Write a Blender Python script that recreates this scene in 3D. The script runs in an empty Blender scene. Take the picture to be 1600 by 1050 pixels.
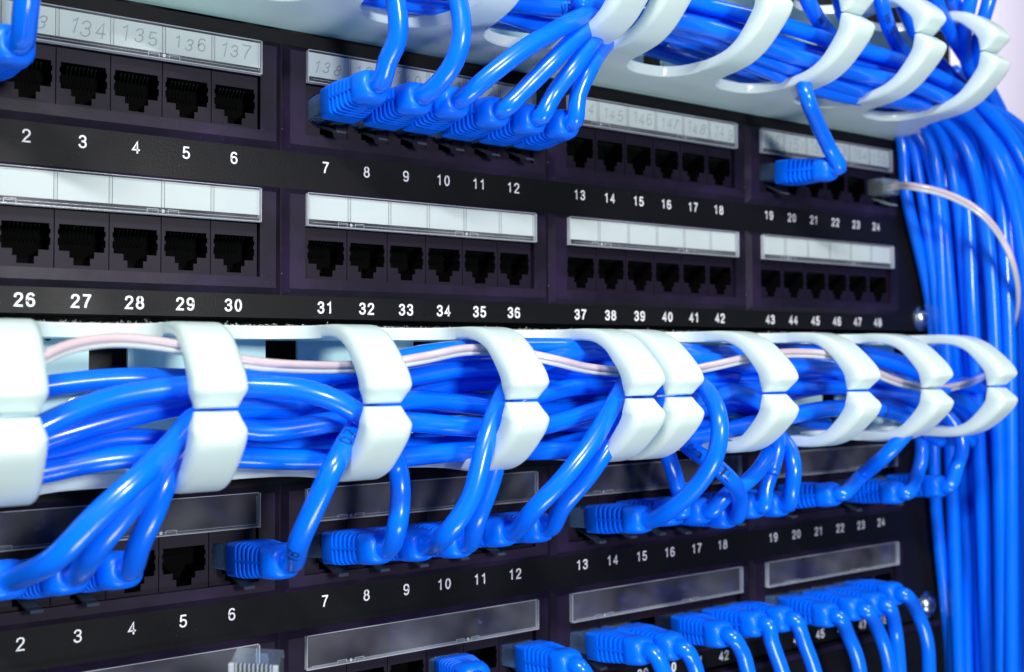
import bpy, math, random
from mathutils import Vector, Matrix
random.seed(11)
S = 0.001                      # all numbers below are millimetres
SC = bpy.context.scene
COL = SC.collection
# ------------------------------------------------------------------ camera
FPX = 1517.6449
CAM = Vector((-192.982, -284.639, -60.428))
YAW, PIT, ROL = 0.55877058, 0.03294448, -0.00466992
FW = Vector((math.sin(YAW)*math.cos(PIT), math.cos(YAW)*math.cos(PIT), math.sin(PIT)))
R0 = FW.cross(Vector((0, 0, 1))).normalized(); U0 = R0.cross(FW)
RT = math.cos(ROL)*R0 + math.sin(ROL)*U0
UP = -math.sin(ROL)*R0 + math.cos(ROL)*U0
cd = bpy.data.cameras.new('camera'); cam = bpy.data.objects.new('camera', cd); COL.objects.link(cam)
cam.matrix_world = Matrix((( RT.x, UP.x, -FW.x, CAM.x*S), (RT.y, UP.y, -FW.y, CAM.y*S), (RT.z, UP.z, -FW.z, CAM.z*S), (0, 0, 0, 1)))
cd.sensor_width = 36; cd.lens = FPX*36/1600
cd.shift_y = -10/1600.0        # optical centre of the cropped photograph
cd.clip_start = 0.01; cd.clip_end = 50
cd.dof.use_dof = True; cd.dof.focus_distance = 0.285; cd.dof.aperture_fstop = 13
SC.camera = cam
# ------------------------------------------------------------------ light
w = bpy.data.worlds.new('World'); SC.world = w; w.use_nodes = True
bg = w.node_tree.nodes['Background']; bg.inputs[0].default_value = (0.56, 0.82, 0.84, 1); bg.inputs[1].default_value = 0.11
def area(name, loc, target, sx, sy, watt, col):
    l = bpy.data.lights.new(name, 'AREA'); l.shape = 'RECTANGLE'; l.size = sx*S; l.size_y = sy*S; l.energy = watt; l.color = col
    o = bpy.data.objects.new(name, l); COL.objects.link(o); o.location = Vector(loc)*S
    o.rotation_euler = (Vector(target)-Vector(loc)).to_track_quat('-Z', 'Y').to_euler()
area('key_lamp', (-420, -560, 420), (-20, -20, -60), 220, 34, 6.6, (1, 0.98, 0.95))
area('flash_lamp', (-100, -600, 20), (0, 0, -60), 70, 70, 2.6, (1, 1.0, 0.97))
area('low_lamp', (-60, -430, -560), (0, 0, -20), 260, 120, 1.8, (0.93, 0.94, 1.0))
area('side_lamp', (420, -330, 520), (150, 0, 0), 160, 160, 1.0, (1, 0.97, 0.96))
area('wall_fill', (1000, 250, 900), (1500, 900, 300), 500, 500, 24.0, (1, 0.98, 1))  # unseen fill light, added to brighten the far wall
SC.view_settings.view_transform = 'Standard'; SC.view_settings.look = 'None'
SC.view_settings.exposure = 0.0; SC.view_settings.gamma = 1
SC.render.engine = 'CYCLES'
SC.cycles.max_bounces = 10; SC.cycles.transmission_bounces = 6; SC.cycles.transparent_max_bounces = 12
SC.cycles.sample_clamp_indirect = 4.0
SC.cycles.caustics_reflective = False; SC.cycles.caustics_refractive = False

def W(px, py, D):              # point on the photograph's ray that lies D mm in front of the panel face
    d = FW + RT*((px-800)/FPX) - UP*((py-515)/FPX)
    return CAM + d*((-D-CAM.y)/d.y)
# ------------------------------------------------------------------ materials
def mat(name, col, rough=.4, bump=0, bscale=400, var=None, vscale=60, spec=.5, metal=0, trans=0, ior=1.45, coat=0, sss=0, ssc=(1, 1, 1), speck=None, alpha=1, rvar=0):
    m = bpy.data.materials.new(name); m.use_nodes = True
    nt = m.node_tree; b = nt.nodes['Principled BSDF']; I = b.inputs
    I['Base Color'].default_value = (*col, 1); I['Roughness'].default_value = rough; I['Metallic'].default_value = metal
    I['Specular IOR Level'].default_value = spec; I['IOR'].default_value = ior
    I['Transmission Weight'].default_value = trans; I['Coat Weight'].default_value = coat; I['Coat Roughness'].default_value = .12
    if sss:
        I['Subsurface Weight'].default_value = sss; I['Subsurface Radius'].default_value = ssc; I['Subsurface Scale'].default_value = 2.5*S
    I['Alpha'].default_value = alpha
    tc = nt.nodes.new('ShaderNodeTexCoord')
    def noise(scale, det=4):
        n = nt.nodes.new('ShaderNodeTexNoise'); n.inputs['Scale'].default_value = scale; n.inputs['Detail'].default_value = det
        nt.links.new(tc.outputs['Object'], n.inputs['Vector']); return n
    last = None
    if var:
        n = noise(vscale); r = nt.nodes.new('ShaderNodeValToRGB'); r.color_ramp.elements[0].position = .35; r.color_ramp.elements[1].position = .68
        r.color_ramp.elements[0].color = (*col, 1); r.color_ramp.elements[1].color = (*var, 1)
        nt.links.new(n.outputs['Fac'], r.inputs[0]); last = r.outputs[0]
    if speck:
        n = noise(1500, 2); r = nt.nodes.new('ShaderNodeValToRGB'); r.color_ramp.elements[0].position = .70; r.color_ramp.elements[1].position = .76
        n2 = noise(55, 2); r2 = nt.nodes.new('ShaderNodeValToRGB'); r2.color_ramp.elements[0].position = .5; r2.color_ramp.elements[1].position = .75
        mu = nt.nodes.new('ShaderNodeMath'); mu.operation = 'MULTIPLY'
        nt.links.new(n.outputs['Fac'], r.inputs[0]); nt.links.new(n2.outputs['Fac'], r2.inputs[0])
        nt.links.new(r.outputs[0], mu.inputs[0]); nt.links.new(r2.outputs[0], mu.inputs[1])
        mx = nt.nodes.new('ShaderNodeMix'); mx.data_type = 'RGBA'
        nt.links.new(mu.outputs[0], mx.inputs['Factor']); mx.inputs['B'].default_value = (*speck, 1)
        if last: nt.links.new(last, mx.inputs['A'])
        else: mx.inputs['A'].default_value = (*col, 1)
        last = mx.outputs['Result']
    if last: nt.links.new(last, I['Base Color'])
    if rvar:
        n = noise(35, 5); mr = nt.nodes.new('ShaderNodeMapRange'); mr.inputs['From Min'].default_value = .3; mr.inputs['From Max'].default_value = .7
        mr.inputs['To Min'].default_value = rough-rvar; mr.inputs['To Max'].default_value = rough+rvar
        nt.links.new(n.outputs['Fac'], mr.inputs['Value']); nt.links.new(mr.outputs[0], I['Roughness'])
    if bump:
        n = noise(bscale); bp = nt.nodes.new('ShaderNodeBump'); bp.inputs['Strength'].default_value = bump; bp.inputs['Distance'].default_value = .0002
        nt.links.new(n.outputs['Fac'], bp.inputs['Height']); nt.links.new(bp.outputs[0], I['Normal'])
    return m
M = dict(
    plate=mat('black_painted_steel', (.006, .006, .008), .42, .25, 1800, speck=(.20, .20, .24), rvar=.08, spec=.13),
    bezel=mat('black_abs', (.007, .005, .012), .46, .15, 900, var=(.018, .011, .036), speck=(.3, .3, .4), rvar=.1, spec=.18),
    jack=mat('jack_plastic', (.009, .006, .016), .5, .12, 900, speck=(.3, .3, .4), spec=.18),
    hole=mat('jack_shade', (.0022, .0022, .0028), .7, spec=.04),  # near-black colour that stands in for shade inside the jacks
    pin=mat('gilded_contact', (.02, .045, .035), .4, metal=.7),
    ink=mat('white_print', (.80, .80, .86), .5),
    paper=mat('label_paper', (.62, .65, .635), .8, .1, 500, var=(.58, .62, .61), vscale=30),
    rule=mat('label_rule', (.05, .06, .07), .7),
    pencil=mat('pencil_writing', (.30, .35, .35), .8),
    acryl=mat('clear_acrylic', (.96, .98, 1), .03, trans=1, ior=1.46),
    edge=mat('acrylic_edge', (.62, .66, .74), .15, .3, 700, alpha=.5),
    plastic=mat('white_nylon', (.79, .90, .87), .22, .10, 120, rvar=.05),
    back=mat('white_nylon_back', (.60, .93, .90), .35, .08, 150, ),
    blue=mat('blue_jacket', (.0, .138, .96), .23, .12, 260, var=(.0, .155, .98), vscale=25, spec=.6, coat=.25, rvar=.05),
    boot=mat('blue_boot', (.0, .145, .96), .34, .10, 500, spec=.35),
    clear=mat('clear_plug', (.55, .72, .95), .06, trans=.85, ior=1.5),
    clearw=mat('clear_plug_loose', (.90, .96, 1.0), .05, trans=.9, ior=1.5),
    latch=mat('latch_plastic', (.05, .06, .075), .15),
    gold=mat('gold_pin', (.85, .80, .62), .25, metal=1),
    pink=mat('pinkish_cord', (.50, .39, .43), .18, coat=.9, var=(.62, .53, .56), vscale=40),
    cord=mat('clear_cord', (.72, .78, .78), .15, coat=.5, trans=.35),
    print=mat('black_print', (.004, .01, .06), .6),
    steel=mat('zinc_screw', (.55, .62, .66), .25, metal=1, rvar=.1),
    dark=mat('black_texture_paint', (.008, .008, .009), .5, .9, 700),
    dust=mat('dust_fibre', (.6, .6, .6), .9),
    wall=mat('lilac_wall', (.66, .62, .76), .8, .2, 20),
)
def sheet(name, tint, rough, ior=1.46, milk=.04, dcol=(.7, .72, .78)):
    m = bpy.data.materials.new(name); m.use_nodes = True; nt = m.node_tree
    nt.nodes.remove(nt.nodes['Principled BSDF']); out = nt.nodes['Material Output']
    t = nt.nodes.new('ShaderNodeBsdfTransparent'); t.inputs[0].default_value = (*tint, 1)
    g = nt.nodes.new('ShaderNodeBsdfGlossy'); g.inputs['Roughness'].default_value = rough
    f = nt.nodes.new('ShaderNodeFresnel'); f.inputs[0].default_value = ior
    mx = nt.nodes.new('ShaderNodeMixShader')
    ge = nt.nodes.new('ShaderNodeNewGeometry'); sb = nt.nodes.new('ShaderNodeMath'); sb.operation = 'SUBTRACT'; sb.inputs[0].default_value = 1
    ml = nt.nodes.new('ShaderNodeMath'); ml.operation = 'MULTIPLY'      # the sheet's far face does not mirror a second time
    nt.links.new(ge.outputs['Backfacing'], sb.inputs[1]); nt.links.new(sb.outputs[0], ml.inputs[0]); nt.links.new(f.outputs[0], ml.inputs[1])
    nt.links.new(ml.outputs[0], mx.inputs[0]); nt.links.new(t.outputs[0], mx.inputs[1]); nt.links.new(g.outputs[0], mx.inputs[2])
    d = nt.nodes.new('ShaderNodeBsdfDiffuse'); d.inputs[0].default_value = (*dcol, 1)
    m2 = nt.nodes.new('ShaderNodeMixShader'); tc = nt.nodes.new('ShaderNodeTexCoord'); nz = nt.nodes.new('ShaderNodeTexNoise'); nz.inputs['Scale'].default_value = 45
    ob = nt.nodes.new('ShaderNodeObjectInfo'); va = nt.nodes.new('ShaderNodeVectorMath'); va.operation = 'ADD'
    nt.links.new(tc.outputs['Object'], va.inputs[0]); nt.links.new(ob.outputs['Random'], va.inputs[1]); nt.links.new(va.outputs[0], nz.inputs['Vector'])
    mr = nt.nodes.new('ShaderNodeMapRange'); mr.inputs['From Min'].default_value = .36; mr.inputs['From Max'].default_value = .66
    mr.inputs['To Min'].default_value = milk*.25; mr.inputs['To Max'].default_value = milk*1.7
    nt.links.new(nz.outputs['Fac'], mr.inputs['Value']); nt.links.new(mr.outputs[0], m2.inputs[0])
    nt.links.new(mx.outputs[0], m2.inputs[1]); nt.links.new(d.outputs[0], m2.inputs[2])
    nt.links.new(m2.outputs[0], out.inputs[0]); return m
M['acryl'] = sheet('clear_acrylic_sheet', (.95, .97, .98), .05)
M['clear'] = sheet('clear_plug_body', (.55, .72, .95), .08, 1.6, .16, (.25, .45, .85))
M['clearw'] = sheet('clear_plug_loose_body', (.93, .97, 1), .05, 1.6, .13, (.75, .9, .95))
def milky(m, amount, col):
    nt = m.node_tree; out = nt.nodes['Material Output']; b = nt.nodes['Principled BSDF']
    t = nt.nodes.new('ShaderNodeBsdfTranslucent'); t.inputs[0].default_value = (*col, 1)
    mx = nt.nodes.new('ShaderNodeMixShader'); mx.inputs[0].default_value = amount
    nt.links.new(b.outputs[0], mx.inputs[1]); nt.links.new(t.outputs[0], mx.inputs[2]); nt.links.new(mx.outputs[0], out.inputs[0])
milky(M['plastic'], .26, (.72, .95, .92))
# ------------------------------------------------------------------ mesh helpers
class MB:
    def __init__(s): s.v = []; s.f = []
    def add(s, vs, fs):
        o = len(s.v); s.v += [tuple(v) for v in vs]; s.f += [tuple(i+o for i in f) for f in fs]
    def box(s, x0, x1, y0, y1, z0, z1, c=0):
        c = min(c, (x1-x0)/2.5, (y1-y0)/2.5, (z1-z0)/2.5)
        if c <= 0:
            s.add([(x, y, z) for x in (x0, x1) for y in (y0, y1) for z in (z0, z1)],
                  [(0, 1, 3, 2), (4, 6, 7, 5), (0, 4, 5, 1), (2, 3, 7, 6), (0, 2, 6, 4), (1, 5, 7, 3)]); return
        vs = []; idx = {}
        for ix, (X, sx) in enumerate(((x0, 1), (x1, -1))):
            for iy, (Y, sy) in enumerate(((y0, 1), (y1, -1))):
                for iz, (Z, sz) in enumerate(((z0, 1), (z1, -1))):
                    for a in range(3):
                        idx[ix, iy, iz, a] = len(vs)
                        vs.append((X+(0 if a == 0 else sx*c), Y+(0 if a == 1 else sy*c), Z+(0 if a == 2 else sz*c)))
        fs = []
        for i in (0, 1):
            fs.append([idx[i, 0, 0, 0], idx[i, 1, 0, 0], idx[i, 1, 1, 0], idx[i, 0, 1, 0]])
            fs.append([idx[0, i, 0, 1], idx[1, i, 0, 1], idx[1, i, 1, 1], idx[0, i, 1, 1]])
            fs.append([idx[0, 0, i, 2], idx[1, 0, i, 2], idx[1, 1, i, 2], idx[0, 1, i, 2]])
            for j in (0, 1):
                fs.append([idx[i, j, 0, 0], idx[i, j, 1, 0], idx[i, j, 1, 1], idx[i, j, 0, 1]])
                fs.append([idx[i, 0, j, 0], idx[i, 1, j, 0], idx[i, 1, j, 2], idx[i, 0, j, 2]])
                fs.append([idx[0, i, j, 1], idx[1, i, j, 1], idx[1, i, j, 2], idx[0, i, j, 2]])
                for k in (0, 1): fs.append([idx[i, j, k, 0], idx[i, j, k, 1], idx[i, j, k, 2]])
        s.add(vs, fs)
    def cells(s, xs, zs, solid, y0, y1):
        """extrude a grid outline: xs, zs grid lines, solid(i,j) -> bool; front y0, back y1"""
        nx, nz = len(xs)-1, len(zs)-1
        on = lambda i, j: 0 <= i < nx and 0 <= j < nz and solid((xs[i]+xs[i+1])/2, (zs[j]+zs[j+1])/2)
        for i in range(nx):
            for j in range(nz):
                if not on(i, j): continue
                a, b, c, d = xs[i], xs[i+1], zs[j], zs[j+1]
                s.add([(a, y0, c), (b, y0, c), (b, y0, d), (a, y0, d)], [(0, 1, 2, 3)])
                s.add([(a, y1, c), (a, y1, d), (b, y1, d), (b, y1, c)], [(0, 1, 2, 3)])
                if not on(i-1, j): s.add([(a, y0, c), (a, y0, d), (a, y1, d), (a, y1, c)], [(0, 1, 2, 3)])
                if not on(i+1, j): s.add([(b, y0, c), (b, y1, c), (b, y1, d), (b, y0, d)], [(0, 1, 2, 3)])
                if not on(i, j-1): s.add([(a, y0, c), (a, y1, c), (b, y1, c), (b, y0, c)], [(0, 1, 2, 3)])
                if not on(i, j+1): s.add([(a, y0, d), (b, y0, d), (b, y1, d), (a, y1, d)], [(0, 1, 2, 3)])
    def rings(s, rs, cap=True):
        n = len(rs[0]); o = len(s.v)
        for r in rs: s.v += [tuple(p) for p in r]
        for k in range(len(rs)-1):
            for i in range(n):
                a = o+k*n+i; b = o+k*n+(i+1) % n
                s.f.append((a, b, b+n, a+n))
        if cap:
            s.f.append(tuple(o+n-1-i for i in range(n))); s.f.append(tuple(o+(len(rs)-1)*n+i for i in range(n)))
    def mesh(s, name, m, smooth=False, angle=None):
        me = bpy.data.meshes.new(name); me.from_pydata([(a*S, b*S, c*S) for a, b, c in s.v], [], s.f)
        import bmesh
        bm = bmesh.new(); bm.from_mesh(me)
        bmesh.ops.remove_doubles(bm, verts=bm.verts, dist=1e-7)
        bmesh.ops.recalc_face_normals(bm, faces=bm.faces); bm.to_mesh(me); bm.free()
        me.materials.append(m)
        if smooth:
            me.polygons.foreach_set('use_smooth', [True]*len(me.polygons))
            if angle: me.set_sharp_from_angle(angle=math.radians(angle))
        me.update(); return me
def link(name, me, parent=None, loc=(0, 0, 0), rot=None):
    o = bpy.data.objects.new(name, me); COL.objects.link(o)
    if parent: o.parent = parent
    o.location = Vector(loc)*S
    if rot: o.rotation_mode = 'QUATERNION'; o.rotation_quaternion = rot
    return o
def thing(name, label, cat, loc=(0, 0, 0), group=None):
    o = link(name, None, None, loc); o.empty_display_size = .01
    o['label'] = label; o['category'] = cat
    if group: o['group'] = group
    return o
def catmull(P, step=2.5):
    P = [Vector(p) for p in P]
    out = []
    Q = [P[0]*2-P[1]] + P + [P[-1]*2-P[-2]]
    for i in range(1, len(Q)-2):
        p0, p1, p2, p3 = Q[i-1:i+3]
        t0 = 0; t1 = max((p1-p0).length, 1e-4)**.5; t2 = t1+max((p2-p1).length, 1e-4)**.5; t3 = t2+max((p3-p2).length, 1e-4)**.5
        n = max(2, int((p2-p1).length/step))
        for k in range(n):
            t = t1+(t2-t1)*k/n
            A1 = p0*((t1-t)/(t1-t0))+p1*((t-t0)/(t1-t0)); A2 = p1*((t2-t)/(t2-t1))+p2*((t-t1)/(t2-t1)); A3 = p2*((t3-t)/(t3-t2))+p3*((t-t2)/(t3-t2))
            B1 = A1*((t2-t)/(t2-t0))+A2*((t-t0)/(t2-t0)); B2 = A2*((t3-t)/(t3-t1))+A3*((t-t1)/(t3-t1))
            out.append(B1*((t2-t)/(t2-t1))+B2*((t-t1)/(t2-t1)))
    out.append(P[-1]); return out
def tube(mb, P, r, n=14, ry=None, roll=0):
    """P dense polyline"""
    T = [(P[min(i+1, len(P)-1)]-P[max(i-1, 0)]).normalized() for i in range(len(P))]
    up = Vector((0, 0, 1)) if abs(T[0].z) < .9 else Vector((0, 1, 0))
    N = (up-T[0]*up.dot(T[0])).normalized(); rs = []
    for i, p in enumerate(P):
        if i: N = (N-T[i]*N.dot(T[i])).normalized()
        B = T[i].cross(N)
        rs.append([p+N*(r*math.cos(a))+B*((ry or r)*math.sin(a)) for a in [roll+2*math.pi*k/n for k in range(n)]])
    mb.rings(rs)
# ------------------------------------------------------------------ stroke lettering
def ell(cx, cy, rx, ry, n=20): return [(cx+rx*math.sin(2*math.pi*k/n), cy+ry*math.cos(2*math.pi*k/n)) for k in range(n+1)]
def sm(p):
    return [(v.x, v.y) for v in catmull([(a, b, 0) for a, b in p], .06)]
SIX = [(.49, .86), (.42, .96), (.28, 1), (.13, .94), (.04, .75), (.02, .5), (.03, .27), (.1, .07), (.28, 0), (.46, .07), (.53, .28), (.47, .5), (.3, .59), (.13, .53), (.04, .38)]
G = {'0': [ell(.28, .5, .25, .5)], '1': [[(.08, .80), (.22, .86), (.32, 1), (.32, 0)]],
     '2': [sm([(.03, .74), (.08, .92), (.28, 1), (.47, .93), (.53, .74), (.46, .55), (.22, .28), (.03, .0)])+[(.55, 0)]],
     '3': [sm([(.04, .8), (.12, .95), (.28, 1), (.45, .94), (.51, .76), (.43, .58), (.24, .52)]), sm([(.24, .52), (.46, .46), (.54, .27), (.46, .07), (.27, 0), (.09, .07), (.02, .22)])],
     '4': [[(.41, 0), (.41, 1), (.02, .28), (.57, .28)]],
     '5': [[(.5, 1), (.1, 1), (.06, .5)], sm([(.06, .5), (.26, .62), (.47, .53), (.54, .3), (.46, .08), (.26, 0), (.08, .07), (.02, .2)])],
     '6': [sm(SIX)], '9': [sm([(.56-a, 1-b) for a, b in SIX])],
     '7': [[(.02, 1), (.55, 1)], sm([(.55, 1), (.35, .6), (.22, .25), (.18, 0)])],
     '8': [ell(.28, .76, .21, .24, 16), ell(.28, .27, .26, .27, 16)],
     'E': [[(.5, 1), (.05, 1), (.05, 0), (.5, 0)], [(.05, .52), (.42, .52)]], 'T': [[(0, 1), (.56, 1)], [(.28, 1), (.28, 0)]],
     'L': [[(.05, 1), (.05, 0), (.5, 0)]], 'N': [[(.03, 0), (.03, 1), (.53, 0), (.53, 1)]], 'I': [[(.28, 0), (.28, 1)]],
     'M': [[(.0, 0), (.0, 1), (.28, .4), (.56, 1), (.56, 0)]], 'C': [sm([(.53, .82), (.42, .97), (.25, 1), (.06, .85), (.02, .5), (.06, .15), (.25, 0), (.42, .03), (.53, .18)])],
     'A': [[(0, 0), (.28, 1), (.56, 0)], [(.1, .35), (.46, .35)]], 'V': [[(0, 1), (.28, 0), (.56, 1)]], 'R': [[(.03, 0), (.03, 1), (.35, 1), (.5, .88), (.5, .65), (.35, .52), (.03, .52)], [(.3, .52), (.54, 0)]],
     'F': [[(.05, 0), (.05, 1), (.5, 1)], [(.05, .52), (.4, .52)]], 'D': [[(.03, 0), (.03, 1), (.3, 1), (.5, .8), (.5, .2), (.3, 0), (.03, 0)]], '/': [[(.05, 0), (.5, 1)]], ' ': [],
     'm': [[(0, 0), (0, .65)], sm([(0, .5), (.12, .65), (.26, .55), (.28, 0)]), sm([(.28, .5), (.42, .65), (.55, .55), (.56, 0)])]}
def strokes(txt, h, adv=.78, jit=0, rnd=None, slant=0):
    out = []; x = 0
    for ch in txt:
        q = rnd.uniform(.82, 1.12) if rnd else 1; dy = rnd.uniform(-.1, .1) if rnd else 0; sl = slant+(rnd.uniform(-.12, .12) if rnd else 0)
        for st in G[ch]:
            jx = rnd.uniform(-jit, jit) if rnd else 0; jy = rnd.uniform(-jit, jit) if rnd else 0
            out.append([((x+a*q+jx+sl*b)*h, (b*q+dy+jy+(rnd.uniform(-jit, jit)*.25 if rnd else 0))*h) for a, b in st])
        x += adv*(.8 if (ch == '1' and jit) else 1)
    wd = (x-adv+.56)*h
    return [[(a-wd/2, b-h/2) for a, b in s] for s in out]
def ribbon(mb, pts, wd, fn, sub=None):
    if sub:
        q = [pts[0]]
        for a, b in zip(pts, pts[1:]):
            n = max(1, int(math.hypot(b[0]-a[0], b[1]-a[1])/sub))
            q += [(a[0]+(b[0]-a[0])*k/n, a[1]+(b[1]-a[1])*k/n) for k in range(1, n+1)]
        pts = q
    n = len(pts); L = []; R = []
    for i, p in enumerate(pts):
        a = pts[max(i-1, 0)]; b = pts[min(i+1, n-1)]
        if 0 < i < n-1:
            d1 = Vector((p[0]-a[0], p[1]-a[1])); d2 = Vector((b[0]-p[0], b[1]-p[1]))
            if d1.length < 1e-6: d1 = d2
            if d2.length < 1e-6: d2 = d1
            d1.normalize(); d2.normalize(); t = d1+d2
            if t.length < .2: t = d1
            t.normalize(); k = 1/max(.55, abs(t.dot(d1)))
        else:
            t = Vector((b[0]-a[0], b[1]-a[1])); t = t.normalized() if t.length > 1e-6 else Vector((1, 0)); k = 1
        nx, ny = -t.y*wd/2*k, t.x*wd/2*k
        ex = (-t.x*wd*.3, -t.y*wd*.3) if i == 0 else ((t.x*wd*.3, t.y*wd*.3) if i == n-1 else (0, 0))
        L.append(fn(p[0]+nx+ex[0], p[1]+ny+ex[1])); R.append(fn(p[0]-nx+ex[0], p[1]-ny+ex[1]))
    mb.add(L+R, [(n+i, n+i+1, i+1, i) for i in range(n-1)])
def face_text(txt, h, wd, y, m, name, **k):
    mb = MB()
    for n, st in enumerate(strokes(txt, h, **k)): ribbon(mb, st, wd, lambda a, b, yy=y-n*.004: (a, yy, b))
    return mb.mesh(name, m)
# ------------------------------------------------------------------ patch panels
PP, GP, RP = 13.754, 97.19, 43.9        # port pitch, group pitch, row pitch
def portx(n): j, k = divmod(n, 6); return (j-1.5)*GP+(k-2.5)*PP
def jack_mesh():
    mb = MB()
    xs = [-6.75, -6.0, -5.7, -3.1, -2.1, 2.1, 3.1, 5.7, 6.0, 6.75]
    zs = [0, 1.0, 3.0, 4.8, 6.2, 8.2, 9.2, 10.6, 12.0, 15.8]
    def solid(x, z):
        ax = abs(x)
        if z > 12 or z < 1: return True
        if z < 3: return ax > 2.1
        if z < 4.8: return ax > 3.1
        lim = 6.0 if 6.2 < z < 8.2 or 9.2 < z < 10.6 else 5.7
        return ax > lim
    mb.cells(xs, zs, solid, -.5, 11)
    mb.box(-6.7, 6.7, 11.02, 12, .05, 15.7)
    me = mb.mesh('port', M['jack']); me.materials.append(M['hole'])      # shade in the opening, painted near-black on the inner faces
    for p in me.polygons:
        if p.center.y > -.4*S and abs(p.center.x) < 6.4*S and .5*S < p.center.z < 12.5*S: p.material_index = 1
    return me
def contacts_mesh():
    mb = MB()
    for i in range(8):
        x = -3.57+i*1.02
        P = catmull([(x, 2.2, 11.9), (x, 3.4, 11.0), (x, 6.5, 9.4), (x, 10.4, 7.9)], 1.2)
        tube(mb, P, .10, 5)
    return mb.mesh('contacts', M['pin'], True)
def bezel_mesh():
    mb = MB()
    X = 48.35; c = 1.9; z0, z1 = 3.9, 36.4; y = -2.0
    xs = [-X+c, -41.6, 41.6, X-c]; zs = [z0+c, 8.9, 25.0, z1-c]
    mb.cells(xs, zs, lambda x, z: not (abs(x) < 41.6 and 8.9 < z < 25.0), y, 1.0)
    o = [(-X, z0), (X, z0), (X, z1), (-X, z1)]; i = [(-X+c, z0+c), (X-c, z0+c), (X-c, z1-c), (-X+c, z1-c)]
    for k in range(4):
        a, b = o[k], o[(k+1) % 4]; d, e = i[k], i[(k+1) % 4]
        mb.add([(a[0], -.05, a[1]), (b[0], -.05, b[1]), (e[0], y, e[1]), (d[0], y, d[1])], [(0, 1, 2, 3)])
    return mb.mesh('bezel', M['bezel'])
def cover_mesh():
    mb = MB(); mb.box(-41.2, 41.2, -3.9, -3.1, 25.3, 34.9, .15)
    return mb.mesh('label_cover', M['acryl'])
def cover_rim_mesh():
    mb = MB()
    mb.box(-41.2, 41.2, -3.98, -2.05, 24.95, 25.25, .08)
    mb.box(-41.55, -41.25, -3.98, -2.05, 24.95, 34.9, .08); mb.box(41.25, 41.55, -3.98, -2.05, 24.95, 34.9, .08)
    mb.box(-41.2, 41.2, -3.6, -3.12, 34.95, 35.1)
    for cx in (-27.3, 0.2, 22.8) if False else (-27.5, 13.5):      # little moulded latches of the cover
        mb.box(cx-.35, cx+.35, -4.05, -3.93, 25.5, 26.4)
        for s in (-1, 1):
            mb.box(cx+s*2.8-1.5, cx+s*2.8+1.5, -4.0, -3.92, 26.35, 26.47); mb.box(cx+s*2.8-1.5, cx+s*2.8-1.38, -4.0, -3.92, 25.4, 26.35)
            mb.box(cx+s*2.8+1.38, cx+s*2.8+1.5, -4.0, -3.92, 25.4, 26.35)
    mb.box(-40, 40, -4.0, -3.92, 25.95, 26.03); mb.box(40.35, 40.45, -4.0, -3.92, 25.9, 34.2)
    return mb.mesh('cover_rim', M['edge'])
JM, CM, BM, VM, VR = jack_mesh(), contacts_mesh(), bezel_mesh(), cover_mesh(), cover_rim_mesh()
def card_mesh():
    mb = MB(); mb.box(-6.85, 6.85, -2.42, -2.12, 27.2, 34.6); return mb.mesh('label_card', M['paper'])
KM = card_mesh()
rm = MB()
for s in (-6.52, 6.38): rm.box(s, s+.14, -2.47, -2.43, 27.2, 34.6)
RM = rm.mesh('ruled_line', M['rule'])
def screw_mesh():
    mb = MB()
    prof = [(4.3, 0), (4.5, -.8), (4.2, -1.7), (3.2, -2.6), (2.0, -3.0)]
    mb.rings([[(r*math.cos(a), y, r*math.sin(a)) for a in [2*math.pi*k/20 for k in range(20)]] for r, y in prof], True)
    wa = [[(r*math.cos(a), y, r*math.sin(a)) for a in [2*math.pi*k/24 for k in range(24)]] for r, y in ((6.3, .1), (6.3, -.5), (5.9, -.7), (4.4, -.7))]
    mb.rings(wa, False)
    return mb.mesh('mounting_screw', M['steel'], True, 35)
def slot_mesh():
    mb = MB(); mb.box(-2.2, 2.2, -3.12, -2.9, -.35, .35); mb.box(-.35, .35, -3.13, -2.9, -2.2, 2.2)
    return mb.mesh('screw_recess', M['dark'])
SM, SL = screw_mesh(), slot_mesh()
def put_screw(root, x, z, y=0):
    s = link('mounting_screw', SM, root, (x, y, z)); link('screw_recess', SL, s, (0, 0, 0))
    s.rotation_euler = (0, random.uniform(0, 1.5), 0)
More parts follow.
